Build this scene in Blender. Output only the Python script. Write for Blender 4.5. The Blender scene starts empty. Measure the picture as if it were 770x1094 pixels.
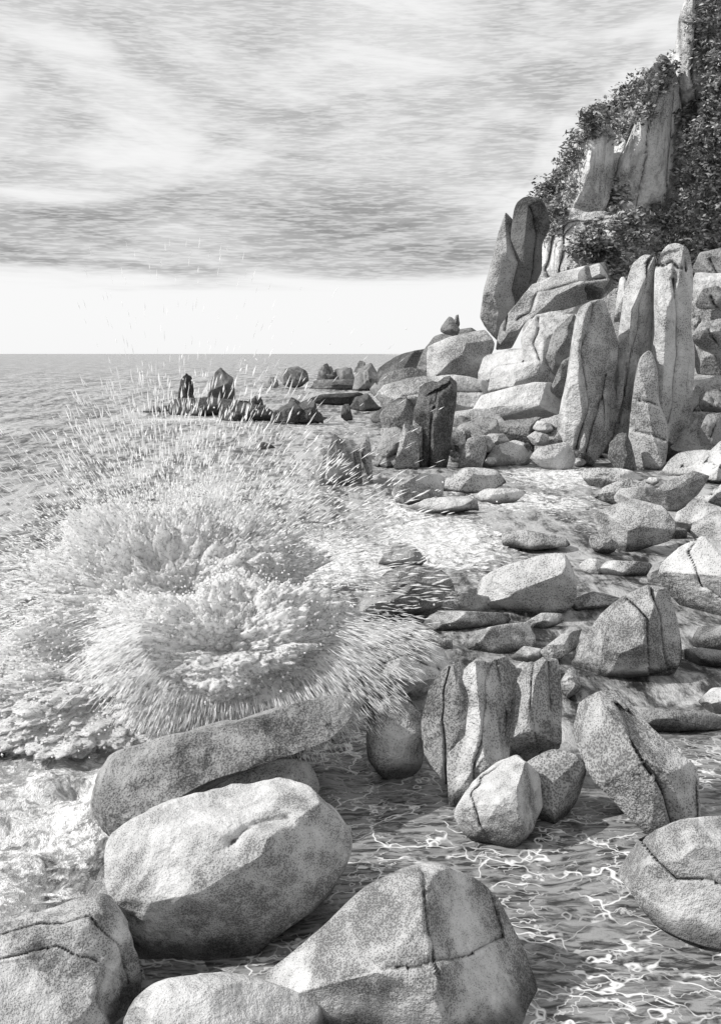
import bpy, bmesh, math, random
import numpy as np
from mathutils import Vector
from mathutils.bvhtree import BVHTree
random.seed(7); RNG=np.random.default_rng(11)
S=bpy.context.scene
# ------------------------------------------------------------ camera (eye 4 m above the sea)
F=1051.0; EYE=np.array([0.,0.,4.]); PITCH=math.atan(169/F)
cp,sp=math.cos(PITCH),math.sin(PITCH)
cd=bpy.data.cameras.new("camera"); cam=bpy.data.objects.new("camera",cd); S.collection.objects.link(cam)
cam.location=EYE; cam.rotation_euler=(math.pi/2-PITCH,0,0)
cd.sensor_fit='VERTICAL'; cd.sensor_height=36; cd.lens=36*F/1094; cd.clip_end=60000; cd.clip_start=0.1
S.camera=cam
S.view_settings.view_transform='Standard'; S.view_settings.look='None'; S.view_settings.exposure=0
def ray(u,v):
    a=(u-385)/F; b=(547-v)/F
    d=np.array([a,cp+b*sp,-sp+b*cp]); return d/np.linalg.norm(d)
def ground(u,v,z=0.):
    d=ray(u,v); return EYE+d*((z-EYE[2])/d[2])
# ------------------------------------------------------------ numpy noise
def _h(ix,iy,iz,seed):
    n=(ix*374761393+iy*668265263+iz*974634777+seed*362437)&0xffffffff
    n=((n^(n>>13))*1274126177)&0xffffffff
    return ((n^(n>>16))&0xffff)/32767.5-1
def vn(P,seed=0):
    P=np.asarray(P,float); i=np.floor(P).astype(np.int64); f=P-i; f=f*f*(3-2*f)
    x,y,z=i[...,0],i[...,1],i[...,2]; fx,fy,fz=f[...,0],f[...,1],f[...,2]
    r=0
    for dx in (0,1):
        for dy in (0,1):
            for dz in (0,1):
                w=(fx if dx else 1-fx)*(fy if dy else 1-fy)*(fz if dz else 1-fz)
                r=r+w*_h(x+dx,y+dy,z+dz,seed)
    return r
def fbm(P,o=4,seed=0,g=.5):
    r=0;a=1;P=np.asarray(P,float)
    for k in range(o): r=r+a*vn(P*(2**k)+k*17.3,seed+k); a*=g
    return r
# ------------------------------------------------------------ node helpers
class NT:
    def __init__(s,t): s.t=t
    def n(s,ty,**k):
        x=s.t.nodes.new(ty)
        for a,b in k.items(): setattr(x,a,b)
        return x
    def l(s,a,b): s.t.links.new(a,b)
    def m(s,op,a,b=None,c=None,clamp=False):
        x=s.t.nodes.new('ShaderNodeMath'); x.operation=op; x.use_clamp=clamp
        for i,q in enumerate((a,b,c)):
            if q is None: continue
            if isinstance(q,(int,float)): x.inputs[i].default_value=q
            else: s.l(q,x.inputs[i])
        return x.outputs[0]
    def mr(s,v,a,b,c=0.,d=1.,smooth=True):
        x=s.t.nodes.new('ShaderNodeMapRange'); x.interpolation_type='SMOOTHSTEP' if smooth else 'LINEAR'
        s.l(v,x.inputs[0])
        for i,q in enumerate((a,b,c,d)):
            if isinstance(q,(int,float)): x.inputs[i+1].default_value=q
            else: s.l(q,x.inputs[i+1])
        return x.outputs[0]
    def scale(s,v,xyz):
        x=s.t.nodes.new('ShaderNodeVectorMath'); x.operation='MULTIPLY'; s.l(v,x.inputs[0]); x.inputs[1].default_value=xyz; return x.outputs[0]
    def noise(s,v,sc,det=2,rough=.5,dist=0,out=0):
        x=s.n('ShaderNodeTexNoise'); s.l(v,x.inputs['Vector']); x.inputs['Scale'].default_value=sc
        x.inputs['Detail'].default_value=det; x.inputs['Roughness'].default_value=rough; x.inputs['Distortion'].default_value=dist
        return x.outputs[out]
    def grey(s,v,dst):
        cc=s.n('ShaderNodeCombineColor'); [s.l(v,cc.inputs[i]) for i in range(3)]; s.l(cc.outputs[0],dst)
def newmat(name):
    m=bpy.data.materials.new(name); m.use_nodes=True; t=NT(m.node_tree)
    b=m.node_tree.nodes['Principled BSDF']; return m,t,b
def granite(name,D,lo=.23,hi=.55,dens=1.0,streak=0,fine=1.0):
    m,t,b=newmat(name); pos=t.n('ShaderNodeNewGeometry'); P=pos.outputs['Position']
    big=t.noise(P,9/D,3,.6,.6)
    mid=t.noise(P,45/D,3,.65)
    tone=t.mr(big,.38,.62)
    tone=t.m('ADD',t.m('MULTIPLY',tone,.65),t.m('MULTIPLY',t.mr(mid,.38,.62),.35))
    vor=t.n('ShaderNodeTexVoronoi'); t.l(P,vor.inputs['Vector']); vor.inputs['Scale'].default_value=600*fine/D
    rad=t.mr(tone,0,1,.55*dens,.24*dens)
    dot=t.m('LESS_THAN',vor.outputs['Distance'],rad)
    base=t.mr(tone,0,1,lo,hi,False)
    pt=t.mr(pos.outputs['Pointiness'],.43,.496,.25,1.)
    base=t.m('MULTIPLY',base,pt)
    base=t.m('MULTIPLY',base,t.m('SUBTRACT',1.,t.m('MULTIPLY',dot,.5)))
    if streak:
        st=t.noise(t.scale(P,(1,1,.12)),120/D,3,.6)
        base=t.m('MULTIPLY',base,t.mr(st,.35,.55,.6,1.))
    sx=t.n('ShaderNodeSeparateXYZ'); t.l(P,sx.inputs[0])
    wet=t.mr(t.m('ADD',sx.outputs[2],t.m('MULTIPLY',mid,.14)),.1,.26,.3,1.)
    base=t.m('MULTIPLY',base,wet)
    t.grey(base,b.inputs['Base Color']); b.inputs['Roughness'].default_value=.85
    b.inputs['Specular IOR Level'].default_value=.2
    bp=t.n('ShaderNodeBump'); bp.inputs['Strength'].default_value=.75; bp.inputs['Distance'].default_value=D*.007
    hh=t.m('ADD',t.noise(P,80/D,4,.72),t.m('MULTIPLY',t.noise(P,14/D,3,.6),1.5))
    t.l(hh,bp.inputs['Height']); t.l(bp.outputs[0],b.inputs['Normal'])
    return m
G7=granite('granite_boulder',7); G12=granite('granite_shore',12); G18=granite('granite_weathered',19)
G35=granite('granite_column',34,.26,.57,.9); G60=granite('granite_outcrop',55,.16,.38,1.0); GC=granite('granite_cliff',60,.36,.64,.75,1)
GD=granite('granite_dark',34,.08,.21,1.1); GDn=granite('granite_wet_shore',12,.14,.32,1.1,fine=1.1)  # darker base tones than the plain granite
GS=granite('granite_shaded',40,.13,.30,1.1); GP=granite('granite_darkest',50,.05,.14,1.1)  # darker granites; the darkest paints in the shaded right side of the pillar
def gmat(d):
    return G7 if d<9 else G12 if d<15 else G18 if d<27 else G35 if d<48 else G60
def mkobj(name,V,Fc,mat,smooth=True,merge=0):
    me=bpy.data.meshes.new(name); me.from_pydata(np.asarray(V).tolist(),[],Fc if isinstance(Fc,list) else Fc.tolist())
    if merge:
        bm=bmesh.new(); bm.from_mesh(me); bmesh.ops.remove_doubles(bm,verts=bm.verts,dist=merge); bmesh.ops.recalc_face_normals(bm,faces=bm.faces); bm.to_mesh(me); bm.free()
    me.materials.append(mat)
    if smooth: me.polygons.foreach_set('use_smooth',[True]*len(me.polygons))
    o=bpy.data.objects.new(name,me); S.collection.objects.link(o); return o
def resample(poly,n,tens=.5):
    P=np.array(poly,float); k=len(P); out=[]
    for i in range(k):
        p0,p1,p2,p3=P[i-1],P[i],P[(i+1)%k],P[(i+2)%k]
        for t in np.linspace(0,1,12,endpoint=False):
            m1=(p2-p0)*tens*.7; m2=(p3-p1)*tens*.7
            q=(2*t**3-3*t*t+1)*p1+(t**3-2*t*t+t)*m1+(-2*t**3+3*t*t)*p2+(t**3-t*t)*m2
            if tens<.5: q=q*.45+(p1+(p2-p1)*t)*.55
            out.append(q)
    out=np.array(out); seg=np.linalg.norm(np.roll(out,-1,0)-out,axis=1); s=np.r_[0,np.cumsum(seg)]; L=s[-1]
    q=np.linspace(0,L,n,endpoint=False); oc=np.vstack([out,out[:1]])
    return np.c_[np.interp(q,s,oc[:,0]),np.interp(q,s,oc[:,1])],L
seedc=[100]
ALL=[]
def rock(name,poly,vb=None,dist=None,z=0.,T=.8,nf=15,cracks=(),mat=None,amp=.035,e=.6,cw=1.7,facets=(),flute=0,fault=.07,tens=.3,fo=(.55,.82)):
    """solid boulder; outline is its cross-section square to the shore viewpoint, standing on the ground line"""
    seedc[0]+=7; sd=seedc[0]; rg=np.random.default_rng(sd)
    pa=np.array(poly,float); cpx=(pa.max(0)+pa.min(0))/2
    n=ray(*cpx)
    L=np.linalg.norm(np.roll(pa,-1,0)-pa,axis=1).sum(); N=int(np.clip(L/2.0,44,320))
    b2,_=resample(poly,N,tens)
    wpx,hpx=np.ptp(pa[:,0]),np.ptp(pa[:,1]); tp=T*.5*min(wpx,hpx)*(1+.25*min(1.5,max(wpx,hpx)/min(wpx,hpx)-1))
    M=int(np.clip(min(wpx,hpx)/(1.6 if cracks else 2.0),14,84))
    if dist is None:
        g=ground(cpx[0],vb,z); sl=np.linalg.norm(g-EYE); sl*=1+.35*tp/F
    else: sl=dist/n[1]
    r=np.cross(n,[0,0,1.]); r/=np.linalg.norm(r); up=np.cross(r,n)
    C=EYE+n*sl
    def loc(q):
        q=np.atleast_2d(q); out=[]
        for a in q:
            d=ray(a[0],a[1]); d=d*(sl/np.dot(d,n)); w=EYE+d-C; out.append((np.dot(w,r),np.dot(w,up)))
        return np.array(out)
    B=loc(b2); px=sl/F; tw=tp*px
    cen=B.mean(0); X=B-cen; w,ev=np.linalg.eigh(X.T@X); ax=ev[:,1]; el=1-math.sqrt(w[0]/w[1])
    ci=cen+np.outer(X@ax,ax)*el*.8
    js=np.linspace(-1,1,2*M+1); rings=[]
    for j in js:
        ph=j*math.pi/2; rho=max(0,math.cos(ph))**e; yy=math.copysign(abs(math.sin(ph))**e,j)*tw
        rings.append(np.c_[ci+(B-ci)*rho,np.full(N,yy)])
    Vl=np.array(rings).reshape(-1,3); size=min(wpx,hpx)*px*.5
    b0,b1=Vl[:,:2].min(0),Vl[:,:2].max(0)
    c3=np.array([cen[0],cen[1],0])
    pl=[]
    for k in range(nf):
        a=rg.uniform(0,2*math.pi); cz=rg.uniform(.35,.92); s=math.sqrt(1-cz*cz)
        if k%4==3: cz=-cz
        pl.append((np.array([s*math.cos(a),s*math.sin(a),cz]),rg.uniform(*fo)))
    for f in facets:
        v=np.array(f[:3],float); pl.append((v/np.linalg.norm(v),f[3]))
    for nr,fa in pl:
        q=(Vl-c3)@nr; off=q.max()*fa; d=np.maximum(0,q-off); Vl=Vl-np.outer(d*.97,nr)
    rel=(Vl-c3); nd=rel/(np.linalg.norm(rel,axis=1,keepdims=True)+1e-6)
    q=rel/size
    disp=fbm(q*1.3+sd,5,sd,.5)*amp-np.abs(fbm(q*2.0+sd*.3,2,sd+3))*amp*.6
    if flute: disp+= -np.abs(vn(np.c_[q[:,0]*3.2+q[:,1]*.3,q[:,1]*.5,q[:,2]*2],sd+9))*flute
    Vl=Vl+nd*(disp*size)[:,None]
    v0,v1=Vl[:,:2].min(0),Vl[:,:2].max(0)          # keep the surveyed width and height after chiselling
    Vl[:,:2]=b0+(Vl[:,:2]-v0)*((b1-b0)/(v1-v0))
    for cr in cracks:
        c_=np.array(cr,float); ts=np.linspace(0,len(c_)-1,10*(len(c_)-1)+1); cx=np.c_[np.interp(ts,range(len(c_)),c_[:,0]),np.interp(ts,range(len(c_)),c_[:,1])]
        jt=min(3.,.03*min(wpx,hpx)+.6); cx[:,0]+=vn(np.c_[ts*2.3,ts*0,ts*0],sd+2)*jt; cx[:,1]+=vn(np.c_[ts*2.1,ts*0+5,ts*0],sd+4)*jt
        cl=loc(cx); dm=np.full(len(Vl),1e9); side=np.zeros(len(Vl))
        for a,bb in zip(cl[:-1],cl[1:]):
            ab=bb-a; rv=Vl[:,:2]-a; t=np.clip((rv@ab)/(ab@ab),0,1); dd=np.linalg.norm(rv-t[:,None]*ab,axis=1); cr2=ab[0]*rv[:,1]-ab[1]*rv[:,0]
            side=np.where(dd<dm,np.sign(cr2),side); dm=np.minimum(dm,dd)
        fr=Vl[:,2]>0
        wj=vn(q*3,sd+5)*.4+1
        Vl[:,2]-=fr*np.exp(-(dm/(cw*px*wj))**2)*cw*px*1.6
        Vl[:,2]-=fr*(side>0)*np.exp(-(dm/(.45*size))**2)*fault*size
    W=C+np.outer(Vl[:,0],r)+np.outer(Vl[:,1],up)-np.outer(Vl[:,2],n)
    O=W.mean(0)
    i=np.arange(N); R=[]
    for j in range(2*M):
        a=j*N+i; b_=j*N+(i+1)%N; R.append(np.c_[a,b_,b_+N,a+N])
    o=mkobj(name,W-O,np.vstack(R),mat or gmat(sl),merge=px*.3); o.location=O
    ALL.append(o); return o
B='boulder'
RD=dict(tens=.5,fo=(.66,.86))
# ------------------------------------------------------------ foreground boulders
rock(B,[(148,1030),(125,985),(110,925),(125,893),(170,868),(215,848),(260,836),(300,832),(335,845),(360,870),(376,900),(372,930),(355,960),(325,990),(290,1012),(250,1030),(200,1038)],1030,T=.9,nf=3,facets=[(-.1,.75,.6,.74),(.5,-.1,.8,.82),(-.6,.3,.7,.85),(.1,-.6,.7,.85)],cracks=[[(252,902),(272,884),(300,880)]],cw=6,e=.8,amp=.06,fault=.03,**RD)
rock(B,[(283,1052),(310,1020),(350,985),(390,950),(430,928),(460,922),(495,935),(525,960),(550,990),(566,1020),(576,1050),(572,1085),(560,1115),(500,1140),(420,1145),(340,1120)],1094,T=.8,nf=2,facets=[(.75,.3,.6,.66),(-.5,.5,.7,.8),(.5,-.4,.75,.8)],cracks=[[(425,1036),(465,1028),(500,1020),(550,996)],[(450,960),(455,1000),(462,1030)]],cw=2.2,e=.8,**RD)
rock(B,[(-60,1000),(0,985),(40,970),(90,957),(112,955),(130,975),(148,1020),(152,1060),(140,1120),(60,1150),(-60,1130)],1090,T=.9,nf=8,cracks=[[(-20,1010),(40,992),(95,985),(120,1010),(135,1050)],[(0,1030),(60,1015),(100,1030)]],amp=.09,e=.7,**RD)
rock(B,[(-70,1060),(0,1032),(50,1030),(85,1045),(112,1080),(125,1130),(60,1180),(-60,1180)],1130,T=.9,nf=6,**RD)
rock(B,[(130,1115),(145,1070),(175,1046),(230,1040),(290,1052),(340,1078),(370,1120),(300,1160),(180,1160)],1125,T=.8,nf=5,e=.75,**RD)
rock('wave_washed_rock',[(100,870),(106,835),(125,806),(180,788),(250,772),(310,754),(360,742),(386,738),(392,750),(350,786),(312,804),(250,828),(200,857),(165,890),(130,905)],890,T=1.1,nf=8,mat=GDn,amp=.09,e=.75,**RD)
rock(B,[(222,842),(255,818),(300,810),(332,815),(342,838),(330,865),(260,875)],868,T=.8,nf=6,**RD)
rock(B,[(391,790),(395,765),(410,747),(430,742),(448,752),(453,790),(449,820),(430,835),(408,830),(394,812)],832,T=.9,nf=6,e=.8,**RD)
J='jagged_rock'
rock(J,[(530,825),(535,760),(540,716),(550,703),(568,707),(578,702),(594,704),(601,740),(599,788),(586,816),(560,832)],848,T=1.1,nf=6,cracks=[[(570,705),(566,760),(576,810)],[(586,706),(588,760)]],flute=.12,facets=[(.75,.1,.65,.65)],fault=.12)
rock(J,[(478,860),(476,800),(484,750),(494,716),(508,706),(522,711),(540,700),(552,712),(554,780),(540,818),(515,840),(495,864)],857,T=1.1,nf=6,cracks=[[(524,710),(514,760),(506,838)],[(541,706),(538,770)]],flute=.12,facets=[(-.6,.1,.8,.66)],fault=.16)
rock(J,[(455,820),(449,775),(457,735),(475,712),(492,707),(504,716),(508,740),(502,800),(494,850),(474,842)],852,T=.9,nf=6,cracks=[[(480,714),(470,770),(478,838)]],flute=.1,mat=GDn,fault=.16)
rock(B,[(485,868),(500,838),(525,815),(550,806),(574,825),(580,860),(566,890),(545,908),(520,908),(498,892)],905,T=.8,nf=8,facets=[(-.5,.6,.6,.76)],e=.76,tens=.5,fo=(.66,.86),cracks=[[(515,822),(505,850),(512,880)]],amp=.06)
rock(B,[(558,818),(590,801),(615,805),(626,825),(615,858),(595,878),(572,884),(572,850)],882,T=.8,nf=7,e=.72,**RD)
rock(B,[(609,782),(614,750),(635,737),(652,735),(690,785),(722,815),(744,840),(750,860),(737,885),(702,902),(685,897),(660,872),(630,835)],900,T=.8,nf=9,cracks=[[(655,745),(680,800),(705,850),(715,890)]],facets=[(-.7,0,.7,.7)],cw=1.8,fault=.18)
rock(B,[(658,925),(680,900),(720,880),(770,870),(830,880),(860,950),(820,1020),(770,1014),(730,1002),(700,987),(678,955)],1005,T=.8,nf=10,cracks=[[(690,905),(725,938),(790,948)]],fault=.15,**RD)
rock(B,[(608,718),(615,690),(640,660),(665,636),(690,625),(712,628),(722,660),(729,700),(720,720),(690,729),(650,733),(620,730)],728,T=.85,nf=8,cracks=[[(668,640),(690,660),(692,715)],[(692,628),(705,660),(708,700)]],facets=[(-.8,.2,.6,.68)],fault=.14,fo=(.62,.84))
rock(B,[(700,622),(706,605),(735,582),(770,574),(820,590),(830,640),(800,665),(760,668),(725,662),(708,642)],664,T=.85,facets=[(-.6,.3,.7,.65)],cracks=[[(735,585),(750,625),(770,640)]])
rock(B,[(509,627),(530,610),(570,595),(602,592),(613,615),(615,642),(600,656),(570,663),(530,657),(513,643)],660,T=.9,nf=6,e=.75,facets=[(-.2,.6,.7,.75)],tens=.5)
Sb='rock_slab'
rock(Sb,[(618,609),(650,598),(690,601),(700,608),(680,616),(650,620),(628,619)],618,T=2.0)
rock(B,[(618,602),(628,596),(645,600),(648,610),(635,616),(620,612)],616,T=1)
rock(Sb,[(535,573),(570,566),(605,574),(609,583),(580,588),(550,583)],587,T=2)
rock(Sb,[(375,660),(392,622),(425,603),(460,606),(486,626),(480,640),(440,655),(400,672)],668,T=1.2,mat=GDn,cracks=[[(400,640),(440,625),(478,630)]])
rock(B,[(403,607),(413,590),(430,579),(447,590),(456,600),(445,608)],606,T=1.2,mat=GDn)
rock(Sb,[(425,668),(448,641),(490,632),(540,641),(522,657),(470,664)],664,T=1.5)
rock(Sb,[(440,668),(480,652),(546,656),(540,669),(490,676),(450,676)],675,T=2)
rock(Sb,[(479,698),(518,671),(562,664),(573,684),(540,697),(500,703)],700,T=1.5)
rock(Sb,[(372,760),(378,720),(392,690),(425,679),(455,688),(487,710),(470,728),(430,740),(400,758)],757,T=1.2,cracks=[[(395,715),(430,700),(470,715)]])
rock(Sb,[(568,708),(598,676),(622,671),(612,690),(585,714)],712,T=1.3)
rock(Sb,[(556,672),(580,655),(600,655),(600,666),(575,676)],676,T=1.3)
rock(Sb,[(600,650),(640,632),(668,640),(650,648),(615,656)],655,T=1.6)
rock(Sb,[(640,770),(690,756),(760,762),(790,775),(730,782),(670,780)],781,T=1.6,mat=GDn)
rock(Sb,[(720,700),(750,692),(800,700),(790,712),(740,712)],713,T=1.6,mat=GDn)
for p,vb in [([(632,578),(632,560),(655,545),(685,533),(710,540),(723,560),(716,577),(690,587),(660,592)],588),
 ([(688,537),(710,515),(740,503),(758,508),(746,528),(720,550),(700,548)],550),
 ([(736,582),(738,560),(765,545),(810,550),(810,590),(760,590)],590),
 ([(718,568),(722,548),(750,535),(780,540),(770,560),(740,572)],570),
 ([(634,538),(645,520),(670,510),(700,520),(690,537),(655,543)],541),
 ([(748,545),(755,520),(785,510),(810,530),(800,548)],546),
 ([(418,540),(430,517),(455,505),(476,508),(472,527),(445,537),(425,545)],541),
 ([(463,530),(475,510),(500,499),(530,502),(541,516),(520,527),(490,531)],528),
 ([(505,532),(520,522),(550,522),(562,530),(545,537),(515,539)],537),
 ([(428,546),(455,532),(495,530),(512,541),(480,548),(445,550)],548),
 ([(628,590),(630,572),(645,570),(660,582),(655,592)],591),
 ([(655,535),(662,522),(690,519),(705,530),(690,545),(665,545)],545)]:
    rock(B,p,vb,T=1.1,nf=14)
for p,vb in [([(690,622),(700,605),(716,600),(722,620),(706,630)],628),([(545,702),(560,690),(582,694),(580,706),(556,710)],708),
 ([(735,690),(748,670),(790,668),(800,690),(760,698)],695),
 ([(596,735),(604,712),(618,718),(620,738),(606,746)],744),([(440,690),(452,680),(478,684),(484,698),(456,700)],699),([(745,750),(760,735),(800,735),(800,760),(762,764)],762)]:
    rock(B,p,vb,T=1.1,nf=12,mat=random.choice([G12,GDn,G18]))
ST='sea_stack'
rock(ST,[(330,524),(334,500),(343,482),(350,478),(355,500),(356,526)],522,T=.9,flute=.1,mat=G18)
rock(ST,[(346,526),(350,485),(360,466),(368,463),(376,480),(380,524)],523,T=.9,flute=.1,cracks=[[(363,468),(362,500),(365,520)]],mat=G18)
rock(ST,[(372,522),(377,482),(382,474),(386,500),(387,521)],521,T=.9,mat=GS)
rock(ST,[(381,520),(383,474),(390,466),(396,480),(398,518)],519,T=.9,mat=G60)
rock(ST,[(189,434),(194,405),(201,398),(206,404),(208,434)],437,T=.9,mat=GP,flute=.1)
rock(ST,[(220,440),(226,412),(232,398),(238,392),(244,396),(249,402),(252,440)],440,T=.9,mat=GP,flute=.1)
rock('skerry',[(180,440),(190,428),(230,424),(262,430),(268,442),(220,448)],443,T=1.3,mat=GP)
rock('skerry',[(140,440),(160,431),(185,432),(190,441),(160,446)],441,T=1.3,mat=G60)
for p,vb in [([(281,414),(286,403),(295,402),(298,414)],415),([(298,414),(302,396),(318,391),(328,397),(330,414)],415),
 ([(338,413),(342,393),(352,391),(358,403),(362,413)],414),([(352,414),(362,392),(375,393),(380,413)],414),([(376,418),(382,393),(392,387),(400,395),(408,416)],417),
 ([(234,450),(245,434),(262,428),(285,433),(300,450)],451),([(290,452),(300,434),(312,428),(320,440),(330,452)],453),([(312,453),(322,430),(333,424),(340,440),(350,452)],453),
 ([(364,450),(366,435),(372,431),(377,448)],451),([(373,437),(380,424),(392,420),(402,432),(410,440)],440),([(395,452),(405,440),(420,432),(425,450)],452),([(270,482),(280,472),(294,476),(296,482)],482),
 ([(328,430),(345,421),(372,419),(392,428),(360,434)],433),([(395,425),(405,408),(425,405),(440,425)],426),([(330,412),(345,405),(400,405),(412,414),(370,418)],416),
 ([(340,400),(345,390),(351,388),(354,402)],414),([(378,398),(384,385),(389,386),(392,400)],416),([(305,440),(312,424),(320,430),(324,446)],450),([(262,438),(272,422),(280,430),(284,445)],450)]:
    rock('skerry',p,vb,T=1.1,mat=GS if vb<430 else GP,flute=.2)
# headland
OC='outcrop'
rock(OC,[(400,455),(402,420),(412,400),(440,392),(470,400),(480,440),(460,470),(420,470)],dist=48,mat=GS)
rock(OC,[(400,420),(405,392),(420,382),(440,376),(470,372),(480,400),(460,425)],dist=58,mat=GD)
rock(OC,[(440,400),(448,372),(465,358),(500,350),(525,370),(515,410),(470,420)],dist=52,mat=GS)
rock(OC,[(455,404),(462,375),(485,362),(520,352),(528,368),(522,392),(495,403)],dist=45,facets=[(-.7,.2,.6,.6),(.2,.8,.5,.7)],nf=6)
rock(OC,[(470,356),(474,341),(484,338),(491,352),(488,360)],dist=50,mat=GD)
rock(OC,[(484,350),(486,337),(489,336),(491,350)],dist=50,mat=GD)
rock(OC,[(510,405),(520,380),(545,372),(575,378),(582,398),(560,412),(525,412)],dist=43)
rock(OC,[(400,440),(415,412),(440,404),(480,400),(520,408),(534,425),(500,445),(450,450)],dist=42,cracks=[[(430,425),(470,418),(520,420)]])
rock(OC,[(500,445),(512,422),(560,408),(606,411),(610,436),(570,448),(520,452)],dist=39,facets=[(0,.6,.7,.7)],nf=7)
rock('rock_column',[(440,505),(442,460),(448,430),(456,410),(470,401),(484,410),(488,440),(482,475),(474,508)],504,T=.9,mat=GD,cracks=[[(458,500),(462,450),(468,420),(478,412)]],tens=.5,flute=.12,fault=.2)
rock(OC,[(436,505),(438,465),(446,432),(452,440),(450,480),(452,506)],503,T=1)
rock(OC,[(400,498),(408,470),(418,455),(428,462),(432,500)],500,T=.9,flute=.15,mat=GS)
rock(OC,[(420,505),(428,470),(436,452),(446,470),(448,505)],505,T=.9,flute=.15)
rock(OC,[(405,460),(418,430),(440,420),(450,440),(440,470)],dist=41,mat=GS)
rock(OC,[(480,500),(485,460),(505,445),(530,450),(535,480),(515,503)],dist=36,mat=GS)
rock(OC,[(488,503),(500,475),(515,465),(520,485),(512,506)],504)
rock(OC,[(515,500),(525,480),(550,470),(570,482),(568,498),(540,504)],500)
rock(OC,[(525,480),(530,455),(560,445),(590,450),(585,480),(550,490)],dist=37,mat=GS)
rock(OC,[(570,470),(580,445),(605,440),(615,470),(600,500),(570,500)],dist=36)
rock(OC,[(565,502),(575,480),(600,472),(615,490),(605,506)],504)
rock(OC,[(478,478),(490,440),(520,436),(545,448),(540,470),(500,480)],dist=38)
for k in range(34):   # rubble between the columns
    u=random.uniform(400,620); v_=random.uniform(452,502); s_=random.uniform(6,14); a0=random.uniform(0,6)
    rock('shore_rubble',[(u+s_*math.cos(a0+q)*random.uniform(.8,1.5),v_+s_*.75*math.sin(a0+q)*random.uniform(.8,1.3)) for q in np.linspace(0,6.28,6)[:-1]],dist=34.5+(502-v_)*.03,T=1,nf=10,mat=random.choice([G35,GS,G35]),tens=.1)
for k in range(16):
    u=random.uniform(650,790); v_=random.uniform(505,600); s_=random.uniform(6,14); a0=random.uniform(0,6)
    rock('shore_rubble',[(u+s_*math.cos(a0+q)*random.uniform(.8,1.4),v_+s_*.6*math.sin(a0+q)*random.uniform(.8,1.2)) for q in np.linspace(0,6.28,6)[:-1]],v_+4,T=1,nf=10,tens=.1)
P_='rock_pillar'
rock(P_,[(512,352),(518,318),(528,285),(540,248),(550,225),(556,240),(556,290),(550,330),(540,365),(518,365)],dist=49.5,T=.9,nf=8,mat=G60)
rock(P_,[(532,365),(538,300),(545,250),(550,222),(560,211),(576,213),(584,225),(586,245),(579,262),(577,290),(568,315),(552,345)],dist=50,T=.9,nf=6,mat=GP,cracks=[[(560,214),(572,250),(566,300)]],tens=.5,e=.7,fo=(.66,.86))  # right half of the pillar, its shade put into the dark base colour
rock(OC,[(528,362),(545,333),(570,303),(600,290),(640,281),(651,298),(640,318),(600,332),(562,342),(548,372),(530,375)],dist=44,T=1,nf=8,cracks=[[(555,345),(575,315),(620,300),(648,296)]],fault=.25)
rock(OC,[(608,300),(625,284),(645,280),(653,300),(640,320),(620,322)],dist=43,T=1,nf=8,mat=GD)
rock(OC,[(558,405),(556,360),(572,337),(600,331),(614,348),(604,385),(585,410)],dist=41.5,nf=8,facets=[(-.7,0,.7,.7)],cracks=[[(575,340),(570,370),(580,400)]])
rock(OC,[(580,410),(590,370),(605,340),(620,335),(622,380),(605,420)],dist=41,mat=GS)
rock(OC,[(520,420),(530,395),(560,385),(590,392),(600,415),(560,430)],dist=41)
rock(OC,[(585,415),(600,385),(612,380),(615,410),(600,425)],dist=39,mat=GS)
rock(P_,[(592,498),(598,450),(608,390),(614,345),(622,326),(640,320),(654,330),(660,365),(656,405),(660,440),(650,470),(630,500),(608,506)],500,T=.8,nf=7,cracks=[[(630,325),(622,380),(628,430),(612,495)],[(645,400),(640,440),(625,480)]],flute=.06,facets=[(.8,0,.6,.5)],e=.74,fo=(.66,.86),tens=.5,cw=2.2,fault=.14)
rock(P_,[(640,480),(652,420),(658,370),(666,312),(675,280),(688,271),(701,280),(703,330),(698,380),(690,430),(672,480)],dist=36.5,T=.9,nf=7,cracks=[[(692,280),(680,330),(672,400),(662,450)]],flute=.06,facets=[(.8,0,.6,.5)],fault=.25,e=.74,fo=(.66,.86),tens=.5,cw=2.2)
rock(P_,[(690,490),(692,400),(697,330),(699,285),(708,265),(722,259),(736,266),(740,290),(738,330),(743,370),(737,420),(724,470),(712,500)],dist=36,T=.9,nf=7,cracks=[[(704,285),(718,282),(734,290)],[(720,300),(722,380),(712,450)]],flute=.06,facets=[(.8,0,.6,.5)],fault=.25,e=.74,fo=(.66,.86),tens=.5,cw=2.2)
rock(P_,[(670,480),(674,430),(682,385),(694,375),(702,395),(704,430),(714,460),(710,495),(695,506),(680,500)],503,T=.9,nf=7,cracks=[[(682,430),(704,432)],[(678,462),(708,468)]],tens=.5,fo=(.66,.86),e=.72)
rock(P_,[(648,500),(652,470),(664,462),(674,480),(680,506),(655,508)],505,mat=GS)
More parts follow.
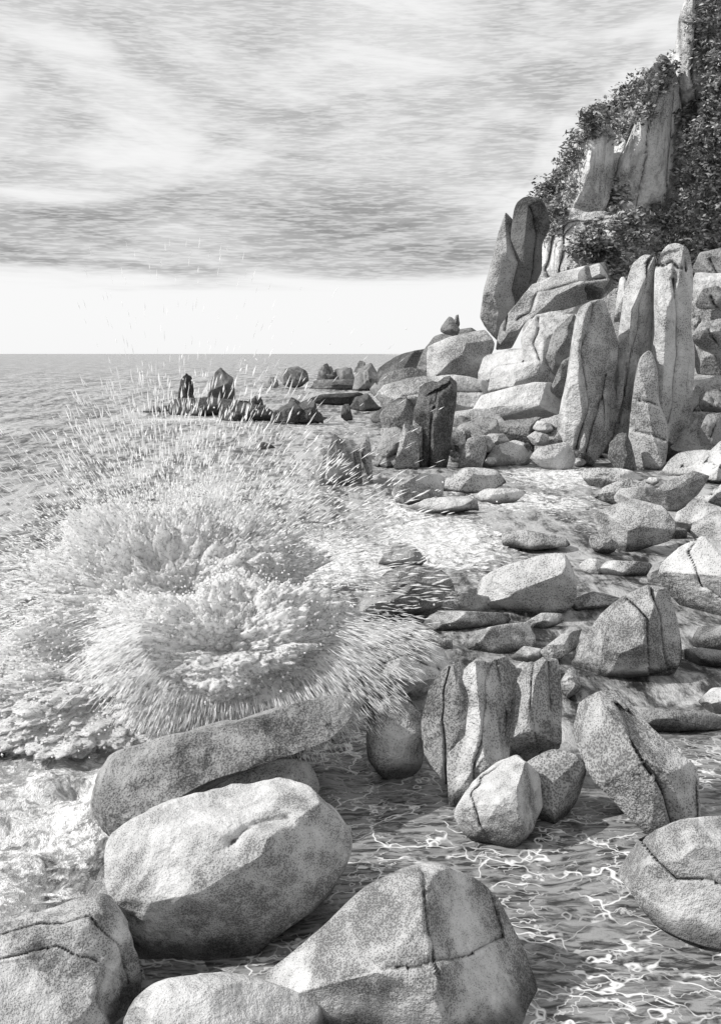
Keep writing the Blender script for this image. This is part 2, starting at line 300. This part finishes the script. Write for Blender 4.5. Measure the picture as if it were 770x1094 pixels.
for p,d in [([(728,400),(735,330),(745,300),(765,288),(800,300),(810,400)],40),([(725,480),(730,430),(745,405),(770,400),(800,420),(800,480)],37),
 ([(715,480),(725,460),(745,445),(770,440),(790,470),(750,490)],34.5),([(700,512),(715,490),(745,480),(780,485),(790,510),(740,520)],32),([(738,300),(750,270),(780,262),(800,300)],42),
 ([(730,505),(745,485),(790,470),(810,500),(770,515)],31),([(655,345),(660,305),(672,295),(676,340)],40),([(600,470),(600,420),(640,400),(680,420),(700,480),(650,500)],38),
 ([(620,515),(632,500),(665,500),(690,508),(670,518),(640,522)],30.5),([(745,440),(752,420),(768,415),(785,440)],35),([(745,470),(756,445),(768,442),(774,462),(762,480)],34),
 ([(738,365),(748,345),(768,340),(790,365),(770,385)],38.5),([(742,330),(752,310),(775,305),(790,330)],39)]:
    rock(OC,p,dist=d,cracks=[[(p[1][0]+8,p[1][1]+8),((p[0][0]+p[3][0])/2,(p[0][1]+p[3][1])/2)]],mat=random.choice([None,GS,None]))
# ------------------------------------------------------------ cliff
c0=len(ALL)
rock('sea_cliff',[(572,420),(576,290),(578,218),(598,184),(624,144),(658,118),(693,92),(716,54),(732,0),(755,-90),(900,-200),(1150,-200),(1200,200),(1100,450)],dist=72,T=.45,nf=8,amp=.03,mat=GC,flute=.05)
CL='cliff_buttress'
rock(CL,[(648,245),(658,185),(678,135),(690,90),(710,58),(726,90),(730,150),(726,215),(700,265)],dist=62,T=.9,mat=GC,nf=8,cracks=[[(705,80),(690,150),(678,220)],[(716,90),(712,200)]],facets=[(.8,0,.6,.6)],fault=.15)
rock(CL,[(626,235),(640,170),(657,126),(684,106),(694,140),(676,200),(657,245)],dist=63,T=.9,mat=GC,nf=8,facets=[(.8,0,.6,.6)],cracks=[[(675,125),(660,180),(645,230)]])
rock(CL,[(592,250),(606,195),(618,145),(638,122),(657,150),(655,205),(632,250)],dist=61,T=.9,mat=GC,nf=8,flute=.1,facets=[(.8,0,.6,.6)])
rock(CL,[(568,330),(575,255),(594,224),(640,220),(668,240),(664,305),(620,335)],dist=58,T=.8,mat=GC,nf=8,flute=.1,cracks=[[(600,235),(598,300)],[(625,230),(620,300)],[(585,245),(582,300)]],fault=.12)
rock(CL,[(640,275),(645,235),(665,226),(684,240),(682,282),(655,292)],dist=57,T=.8,mat=GC,nf=8)
rock(CL,[(708,115),(720,52),(726,5),(740,-30),(765,-60),(788,20),(782,115),(740,145)],dist=62,T=.8,mat=GC,nf=8,flute=.2,cracks=[[(745,-20),(738,60),(742,110)],[(757,-10),(752,60)]],fault=.2)
rock(CL,[(745,260),(750,150),(757,60),(775,20),(800,60),(800,280)],dist=60,T=.8,mat=GC,nf=8,flute=.1)
cliffs=ALL[c0:]
Vb=[];Fb=[]
for o in cliffs:
    k=len(Vb); L=o.location; Vb+= [v.co+L for v in o.data.vertices]; Fb+=[[i+k for i in p.vertices] for p in o.data.polygons]
bvh=BVHTree.FromPolygons(Vb,Fb)
mf,t,b=newmat('foliage'); oi=t.n('ShaderNodeNewGeometry'); nz=t.noise(oi.outputs['Position'],1.4,3)
v=t.mr(nz,.35,.65,.06,.28); rr=t.m('MULTIPLY',v,t.mr(oi.outputs['Random Per Island'],0,1,.5,1.9,False)); t.grey(rr,b.inputs['Base Color']); b.inputs['Roughness'].default_value=.7
mb,t,b=newmat('bark'); nz=t.noise(t.n('ShaderNodeNewGeometry').outputs['Position'],6,4); t.grey(t.mr(nz,.3,.7,.06,.2),b.inputs['Base Color'])
def leaves(cs,sizes,V,Fc,fl=.5):
    for c,s in zip(cs,sizes):
        a=RNG.normal(size=3); a[2]*=fl; a/=np.linalg.norm(a); bq=np.cross(a,RNG.normal(size=3)); bq/=np.linalg.norm(bq)
        k=len(V); V+=[c-a*s,c-bq*s*.4,c+a*s,c+bq*s*.4]; Fc.append((k,k+1,k+2,k+3))
def clump(c,R,n,V,Fc,s=.16,sq=.7):
    d=RNG.normal(size=(n,3)); d/=np.linalg.norm(d,axis=1,keepdims=True); d*=(R*RNG.uniform(.3,1,(n,1))**.5); d[:,2]*=sq
    leaves(c+d,RNG.uniform(.6,1.4,n)*s,V,Fc)
def inpoly(u,v,p):
    r=False;j=len(p)-1
    for i in range(len(p)):
        if (p[i][1]>v)!=(p[j][1]>v) and u<(p[j][0]-p[i][0])*(v-p[i][1])/(p[j][1]-p[i][1])+p[i][0]: r=not r
        j=i
    return r
regions=[([(570,250),(574,195),(602,155),(622,165),(610,225),(592,250)],1.6),([(614,160),(624,125),(646,104),(686,78),(700,84),(690,125),(672,142),(655,158),(640,140)],1.6),
 ([(652,250),(660,222),(690,226),(716,205),(724,115),(745,95),(800,60),(800,330),(740,300),(730,265),(690,290),(655,310)],1.5),
 ([(608,300),(616,258),(645,238),(655,275),(640,300)],1.2),([(738,20),(745,-30),(800,-40),(800,110),(745,95)],1.0),([(646,230),(652,195),(664,185),(668,200),(662,230)],1.2),([(698,75),(714,48),(722,72),(710,100)],1)]
V=[];Fc=[]
for pl,dn in regions:
    us=[p[0] for p in pl]; vs=[p[1] for p in pl]; n=int((max(us)-min(us))*(max(vs)-min(vs))/42*dn)
    for _ in range(n):
        u=random.uniform(min(us),max(us)); w=random.uniform(min(vs),max(vs))
        if not inpoly(u,w,pl): continue
        h=bvh.ray_cast(Vector(EYE),Vector(ray(u,w)))
        if h[0] is None: continue
        nn=np.array(h[1]); nn=nn if nn[1]<0 else -nn
        p=np.array(h[0])+nn*random.uniform(0,.5); clump(p,random.uniform(.35,.9),26,V,Fc)
mkobj('cliff_shrubs',V,Fc,mf,smooth=False)
def tube(pts,rad,V,Fc,n=6):
    k=len(V)
    for p,r_ in zip(pts,rad):
        for i in range(n):
            a=2*math.pi*i/n; V.append(np.array(p)+np.array([math.cos(a)*r_,math.sin(a)*r_,0]))
    for j in range(len(pts)-1):
        for i in range(n): Fc.append((k+j*n+i,k+j*n+(i+1)%n,k+(j+1)*n+(i+1)%n,k+(j+1)*n+i))
def pine(u,w,H):
    h=bvh.ray_cast(Vector(EYE),Vector(ray(u,w)))
    if h[0] is None: return
    p=np.array(h[0])-np.array([0,-.2,.3]); V=[];Fc=[]; LV=[];LF=[]
    lean=RNG.uniform(-.12,.05); pts=[p+np.array([lean*H*q*q,-.5*q,H*q]) for q in np.linspace(0,1,7)]
    tube(pts,np.linspace(.17,.03,7),V,Fc)
    for k in range(int(10+H*3)):
        q=random.uniform(.15,1); a=random.uniform(0,6.28); L=H*.36*(1.15-q)+.3; s=p+np.array([lean*H*q*q,-.5*q,H*q])
        e=s+np.array([math.cos(a)*L,math.sin(a)*L,L*random.uniform(-.05,.3)])
        V0=len(V); V+=[s+[0,0,.04],s-[0,0,.04],e+[0,0,.01]]; Fc.append((V0,V0+1,V0+2))
        for f in (.35,.65,1): clump(s+(e-s)*f,.42,20,LV,LF,.13,.35)
    e=bpy.data.objects.new('pine_tree',None); e.location=p; S.collection.objects.link(e)
    for nm,a,b_,mm in (('trunk',V,Fc,mb),('crown',LV,LF,mf)):
        o=mkobj(nm,np.array(a)-p,b_,mm,smooth=False); o.parent=e
for u,w,H in [(582,222,2.0),(598,205,2),(630,140,1.5),(650,126,1.3),(668,114,1.2),(684,100,1.2),(712,290,4),(690,270,3.2),(742,250,4.5),(757,210,4.5),(738,190,4),(768,160,4),(748,150,3.5),(660,285,2.6),(625,280,2.2),(764,290,4.5),(755,100,3),(738,230,3.5),(768,110,3.5),(746,50,1.6),(700,290,3),(762,250,4)]: pine(u,w,H)
# ------------------------------------------------------------ ground under sea and shore
ys=np.r_[np.linspace(-15,90,100),np.geomspace(95,6000,50)]; xs=np.r_[-np.geomspace(6000,60,30),np.linspace(-55,80,110),np.geomspace(90,6000,30)]
X,Y=np.meshgrid(xs,ys); sm=lambda q:np.clip(q,0,1)**2*(3-2*np.clip(q,0,1))
H=-2+ sm((Y-32)/12)*sm((X-2-.15*np.clip(Y-32,0,900))/6)*(2.0+.1*np.clip(Y-36,0,40))+sm((X-5-np.clip(18-Y,0,9)*.4)/6)*sm((Y-12)/18)*.8*sm((50-Y)/10)
H+=sm((Y-70)/20)*sm((X-.22*Y)/12)*14
H+=fbm(np.stack([X*.4,Y*.4,X*0],-1),4,3)*.25*(H>-1.5)
def gf(r_,c_):
    i=np.arange(r_-1)[:,None]*c_+np.arange(c_-1)[None,:]; i=i.ravel(); return np.c_[i,i+1,i+1+c_,i+c_]
mkobj('ground',np.stack([X,Y,H],-1).reshape(-1,3),gf(*X.shape),G35)
# ------------------------------------------------------------ sea
NC=440
rows=np.r_[np.linspace(-6,3,20,endpoint=False),np.geomspace(3+4,40000+4,680)-4]; cs=np.linspace(-1,1,NC)
s=np.sign(cs)*np.abs(cs)**1.2*1.1
Y=np.repeat(rows[:,None],NC,1); X=s[None,:]*(np.abs(Y)+7)
fade=np.clip(1-(Y/250),0,1)
Q=np.stack([X*.9,Y*1.1,X*0],-1)
Z=(fbm(Q,4,5,.5)*.07+ vn(np.stack([X*.12,Y*.3,X*0],-1),8)*.16*np.clip(Y/30,0,1))*fade
foam=np.zeros_like(X)
def blob(u,v_,rx,ry,a):
    g=ground(u,v_); return a*np.exp(-(((X-g[0])/rx)**2+((Y-g[1])/ry)**2))
for a in [(180,720,2.2,3.2,1.2),(60,860,1.0,1.5,.85),(30,930,.7,.9,.65),(70,700,1.9,3.5,.95),(40,620,1.5,3,.6),(470,575,1.9,4.2,.9),(430,545,1.6,3,.7),(560,535,3,3,.75),(590,510,2.5,3,.8),(640,560,1.6,2.5,.4),(340,600,1.4,3.5,.95),(330,530,2.2,2,.5),(200,448,7,4,.7),(330,455,5,4,.5),(430,560,1.2,2,.6),(400,600,1.2,2.5,.7),(120,560,2.2,4,.55)]:
    foam=np.maximum(foam,blob(*a))
Z+=foam*.14*fbm(np.stack([X*3,Y*3,X*0],-1),4,31,.6)*np.clip(1-Y/60,0,1)
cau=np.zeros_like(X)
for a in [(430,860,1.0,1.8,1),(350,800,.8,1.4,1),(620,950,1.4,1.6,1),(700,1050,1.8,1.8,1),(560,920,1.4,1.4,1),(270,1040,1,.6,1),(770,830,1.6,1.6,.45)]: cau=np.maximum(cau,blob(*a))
mw,t,b=newmat('sea_water'); geo=t.n('ShaderNodeNewGeometry'); P=geo.outputs['Position']
at=t.n('ShaderNodeAttribute',attribute_name='foam'); ac=t.n('ShaderNodeAttribute',attribute_name='caustic')
st=t.noise(t.scale(P,(1,.5,1)),2.4,7,.78,.4)
st2=t.noise(t.scale(P,(1,.12,1)),.55,7,.85)
toneA=t.mr(t.m('ADD',t.m('MULTIPLY',st,.5),t.m('MULTIPLY',st2,.5)),.43,.56,.035,.50)
hat=t.noise(t.scale(P,(1,3.2,1)),4.5,4,.65,.8)
toneB=t.mr(hat,.36,.62,.035,.26)
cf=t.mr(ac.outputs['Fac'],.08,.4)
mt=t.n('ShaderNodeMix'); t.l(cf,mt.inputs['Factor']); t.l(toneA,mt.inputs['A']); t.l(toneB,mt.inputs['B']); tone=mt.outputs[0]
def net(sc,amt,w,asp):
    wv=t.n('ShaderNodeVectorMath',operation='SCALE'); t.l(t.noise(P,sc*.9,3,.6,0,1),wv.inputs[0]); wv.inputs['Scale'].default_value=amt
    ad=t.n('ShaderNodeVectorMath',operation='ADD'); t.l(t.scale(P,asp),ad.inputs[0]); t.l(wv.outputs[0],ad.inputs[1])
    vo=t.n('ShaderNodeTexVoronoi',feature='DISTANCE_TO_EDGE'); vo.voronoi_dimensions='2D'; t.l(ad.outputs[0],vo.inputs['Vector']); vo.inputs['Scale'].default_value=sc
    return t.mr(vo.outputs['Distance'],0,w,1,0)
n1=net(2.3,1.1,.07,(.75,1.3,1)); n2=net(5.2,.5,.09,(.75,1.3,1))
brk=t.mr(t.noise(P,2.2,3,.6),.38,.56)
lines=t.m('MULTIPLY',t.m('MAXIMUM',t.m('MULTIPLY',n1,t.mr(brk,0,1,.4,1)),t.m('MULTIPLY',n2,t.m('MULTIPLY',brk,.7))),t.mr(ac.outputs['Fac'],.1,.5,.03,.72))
fn=t.noise(P,5,7,.75,.5)
ff=t.mr(t.m('ADD',at.outputs['Fac'],t.m('MULTIPLY',t.m('SUBTRACT',fn,.5),2.6)),.35,.65)
fn2=t.noise(P,9,4,.75,1.2); fn3=t.noise(t.scale(P,(1,.6,1)),2.4,4,.7,1.5)
fcol=t.mr(t.m('ADD',t.m('MULTIPLY',fn2,.5),t.m('MULTIPLY',fn3,.5)),.42,.54,.42,.9)
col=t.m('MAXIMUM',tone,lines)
mx=t.n('ShaderNodeMix'); t.l(ff,mx.inputs['Factor']); t.l(col,mx.inputs['A']); t.l(fcol,mx.inputs['B'])
t.grey(mx.outputs[0],b.inputs['Base Color'])
t.l(t.mr(ff,0,1,.32,.9),b.inputs['Roughness']); b.inputs['IOR'].default_value=1.33; b.inputs['Specular IOR Level'].default_value=.35
bp=t.n('ShaderNodeBump'); bp.inputs['Distance'].default_value=.2; t.l(t.mr(cf,0,1,.85,.12),bp.inputs['Strength'])
t.l(t.m('ADD',st,t.m('MULTIPLY',t.m('MULTIPLY',ff,fn2),.4)),bp.inputs['Height']); t.l(bp.outputs[0],b.inputs['Normal'])
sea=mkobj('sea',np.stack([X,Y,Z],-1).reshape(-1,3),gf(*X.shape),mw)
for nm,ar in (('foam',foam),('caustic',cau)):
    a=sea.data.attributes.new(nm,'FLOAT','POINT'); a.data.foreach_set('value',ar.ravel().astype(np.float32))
# ------------------------------------------------------------ breaking wave: foam body + spray
def foammat(name,tex):
    m,t,b=newmat(name); out=m.node_tree.nodes['Material Output']
    d=t.n('ShaderNodeBsdfDiffuse'); tr=t.n('ShaderNodeBsdfTranslucent'); mxs=t.n('ShaderNodeMixShader'); mxs.inputs[0].default_value=.45
    if tex:
        P=t.n('ShaderNodeNewGeometry').outputs['Position']; q=t.noise(P,17,4,.8,1.2); t.grey(t.mr(q,.39,.49,.22,.95),d.inputs[0])
        bp=t.n('ShaderNodeBump'); bp.inputs['Strength'].default_value=.7; bp.inputs['Distance'].default_value=.04; t.l(q,bp.inputs['Height']); t.l(bp.outputs[0],d.inputs['Normal'])
    else: d.inputs[0].default_value=(.95,.95,.95,1)
    tr.inputs[0].default_value=(.95,.95,.95,1)
    t.l(d.outputs[0],mxs.inputs[1]); t.l(tr.outputs[0],mxs.inputs[2]); t.l(mxs.outputs[0],out.inputs[0]); m.node_tree.nodes.remove(b); return m
mF=foammat('foam',True); mS=foammat('spray_droplet',False)
C1=EYE+ray(185,600)*11.6; C2=EYE+ray(262,670)*9.5
root=bpy.data.objects.new('breaking_wave',None); root.location=C1*[1,1,0]; S.collection.objects.link(root); RL=np.array(root.location)
def dome(nm,C,R3,amp,sd,nu=460,nv=230):
    th=np.linspace(0,2*math.pi,nu,endpoint=False); ph=np.linspace(-1.5,1.55,nv); T_,P2=np.meshgrid(th,ph)
    D=np.stack([np.cos(P2)*np.cos(T_),np.cos(P2)*np.sin(T_),np.sin(P2)],-1)
    r=1+amp*1.2*fbm(D*1.8,2,sd)+amp*.6*np.abs(fbm(D*6,5,sd+7,.7))
    Vd=C+D*r[...,None]*np.array(R3); Vd=Vd.reshape(-1,3)
    i=np.arange(nv-1)[:,None]*nu+np.arange(nu)[None]; j=np.arange(nv-1)[:,None]*nu+(np.arange(nu)[None]+1)%nu
    Fd=np.stack([i,j,j+nu,i+nu],-1).reshape(-1,4)
    o=mkobj(nm,Vd-RL,Fd,mF); o.parent=root; return Vd
D1=dome('foam_body',C1+np.array([-.1,.6,-.75]),(1.4,.9,1.0),.4,70)
D2=dome('foam_skirt',C2+np.array([-.25,.75,-.5]),(1.15,.8,.62),.35,80)
D3=dome('foam_surge',C1+np.array([-1.0,.3,-1.52]),(1.6,1.7,.42),.25,90)
ico=bmesh.new(); bmesh.ops.create_icosphere(ico,subdivisions=1,radius=1); iv=np.array([v.co[:] for v in ico.verts]); ifc=np.array([[v.index for v in f.verts] for f in ico.faces]); ico.free()
def rdir(n,flat=1.):
    d=RNG.normal(size=(n,3)); d[:,1]*=flat; return d/np.linalg.norm(d,axis=1,keepdims=True)
pick=RNG.integers(0,len(D1),12000); A=D1[pick]; od=(A-C1); od/=np.linalg.norm(od,axis=1,keepdims=True); A=A+od*(RNG.exponential(.45,(12000,1)))
pick=RNG.integers(0,len(D3),5000); A3=D3[pick]+RNG.normal(size=(5000,3))*.16+np.array([0,0,.05])
pick=RNG.integers(0,len(D2),5000); A2=D2[pick]; od=(A2-C2); od/=np.linalg.norm(od,axis=1,keepdims=True); A2=A2+od*(RNG.exponential(.14,(5000,1)))
Cs=np.vstack([A,A2,A3]); Cs=Cs[Cs[:,2]>-.05]; k=len(Cs); Rs=RNG.uniform(.003,.013,k)
V=(Cs[:,None,:]+iv[None]*Rs[:,None,None]*RNG.uniform(.6,1.5,(k,len(iv),1))).reshape(-1,3)
o=mkobj('foam_gobs',V-RL,(ifc[None]+np.arange(k)[:,None,None]*len(iv)).reshape(-1,3),mS,smooth=False); o.parent=root
def spindles(base,dirs,ln,wd):
    n=len(base); up=np.cross(dirs,RNG.normal(size=(n,3))); up/=np.linalg.norm(up,axis=1,keepdims=True); sd=np.cross(dirs,up)
    V=np.stack([base-dirs*ln[:,None],base+up*wd[:,None],base+(sd*.87-up*.5)*wd[:,None],base+(-sd*.87-up*.5)*wd[:,None],base+dirs*ln[:,None]*1.4],1)
    f=np.array([[0,2,1],[0,3,2],[0,1,3],[4,1,2],[4,2,3],[4,3,1]]); return V.reshape(-1,3),(f[None]+np.arange(n)[:,None,None]*5).reshape(-1,3)
Vs=[];Fs=[];k=0
def add(bs,di,l,w):
    global k
    m_=bs[:,2]>.0; V,Fq=spindles(bs[m_],di[m_],l[m_],w[m_]); Vs.append(V);Fs.append(Fq+k);k+=len(V)
def jit(d,a):
    d=d+RNG.normal(size=d.shape)*a; return d/np.linalg.norm(d,axis=1,keepdims=True)
# high plume: loose droplets flung up and out, mostly across the shore rather than along the line to the land
n=13000; d=rdir(n,.5); d=d[(d[:,2]>-.3)&(d[:,1]>-.5)]; n=len(d); R=(1.0+RNG.random(n)**1.15*1.45)*(1+.3*fbm(d*2.6,3,50))
add(C1+np.array([0,.2,-.4])+d*R[:,None]*np.array([1.15,.8,.98]),jit(d,.13),RNG.uniform(.010,.038,n)*(.4+.7*R),RNG.uniform(.003,.008,n)*(.7+.3*R))
# falling curtain over the rock
n=16000; d=rdir(n,.45); d=d[(d[:,2]<.12)&(np.abs(d[:,1])<.5)]; n=len(d); R=.72+RNG.random(n)*.5*(1+.5*fbm(d*3,3,54))
cut=jit(d+np.array([.12,0,-.35]),.12); add(C2+np.array([0,-.15,0])+d*R[:,None]*np.array([1.35,.9,.95]),cut,RNG.uniform(.012,.07,n),RNG.uniform(.002,.0055,n))
n=280; d=rdir(n,.4)*[.5,.5,1]+np.array([.25,0,1.1]); d/=np.linalg.norm(d,axis=1,keepdims=True); R=RNG.uniform(1.5,3.6,n); add(C1+d*R[:,None],d,RNG.uniform(.03,.06,n),RNG.uniform(.003,.006,n))
o=mkobj('spray',np.vstack(Vs)-RL,np.vstack(Fs),mS,smooth=False); o.parent=root
# ------------------------------------------------------------ light + sky
SE=math.radians(39); SAz=math.radians(-96)   # sun to the left
sdv=Vector((math.sin(SAz)*math.cos(SE),math.cos(SAz)*math.cos(SE),math.sin(SE)))
sl=bpy.data.lights.new('sun','SUN'); sl.energy=5.0; sl.angle=math.radians(.6); sl.color=(1,.99,.975)
so=bpy.data.objects.new('sun',sl); S.collection.objects.link(so); so.rotation_euler=sdv.to_track_quat('Z','Y').to_euler(); so.location=(0,0,50)
W=bpy.data.worlds.new('World'); S.world=W; W.use_nodes=True; t=NT(W.node_tree); bg=W.node_tree.nodes['Background']
sk=t.n('ShaderNodeTexSky',sky_type='NISHITA'); sk.sun_disc=False; sk.sun_elevation=SE; sk.sun_rotation=SAz
bw=t.n('ShaderNodeRGBToBW'); t.l(sk.outputs[0],bw.inputs[0])
tc=t.n('ShaderNodeTexCoord').outputs['Generated']
def tilt(v,a):
    x=t.n('ShaderNodeVectorRotate'); x.rotation_type='Y_AXIS'; t.l(v,x.inputs['Vector']); x.inputs['Angle'].default_value=math.radians(a); return x.outputs[0]
sx=t.n('ShaderNodeSeparateXYZ'); t.l(tc,sx.inputs[0]); zz=sx.outputs[2]
ta=tilt(tc,12); tb=tilt(tc,-8)
l1=t.noise(t.scale(ta,(2.4,2.4,8.5)),1.0,4,.55,1.3)
l3=t.noise(t.scale(tb,(4,4,20)),1.0,5,.6,1.0)
l2=t.noise(t.scale(tc,(3,3,42)),1.0,4,.55,.5)
stx=t.noise(t.scale(tc,(60,60,600)),1.0,2,.6,.2)
dk=t.m('ADD',t.m('MULTIPLY',t.mr(l1,.40,.62),.55),t.m('MULTIPLY',t.mr(l3,.41,.62),.34))
dk=t.m('ADD',dk,t.m('MULTIPLY',t.mr(l2,.42,.62),t.mr(zz,.09,.22,.40,.05)))
edge=t.mr(t.m('ADD',zz,t.m('MULTIPLY',t.m('SUBTRACT',l2,.5),.07)),.062,.100)
band=t.m('MULTIPLY',t.mr(zz,.09,.16,.36,0),t.mr(sx.outputs[0],-.1,.15,1,.1))
cl=t.m('MULTIPLY',t.m('ADD',t.m('ADD',t.m('MULTIPLY',dk,.8),band),.03,clamp=True),edge)
cl=t.m('MULTIPLY',cl,t.mr(stx,.36,.6,.70,1.2))
val=t.m('SUBTRACT',.98,t.m('MULTIPLY',cl,.56),clamp=True)
val=t.m('MULTIPLY',val,10.)
mx=t.n('ShaderNodeMix'); mx.inputs['Factor'].default_value=.93; t.l(bw.outputs[0],mx.inputs['A']); t.l(val,mx.inputs['B'])
t.grey(mx.outputs[0],bg.inputs[0]); bg.inputs[1].default_value=.1
print('objects',len(bpy.data.objects))
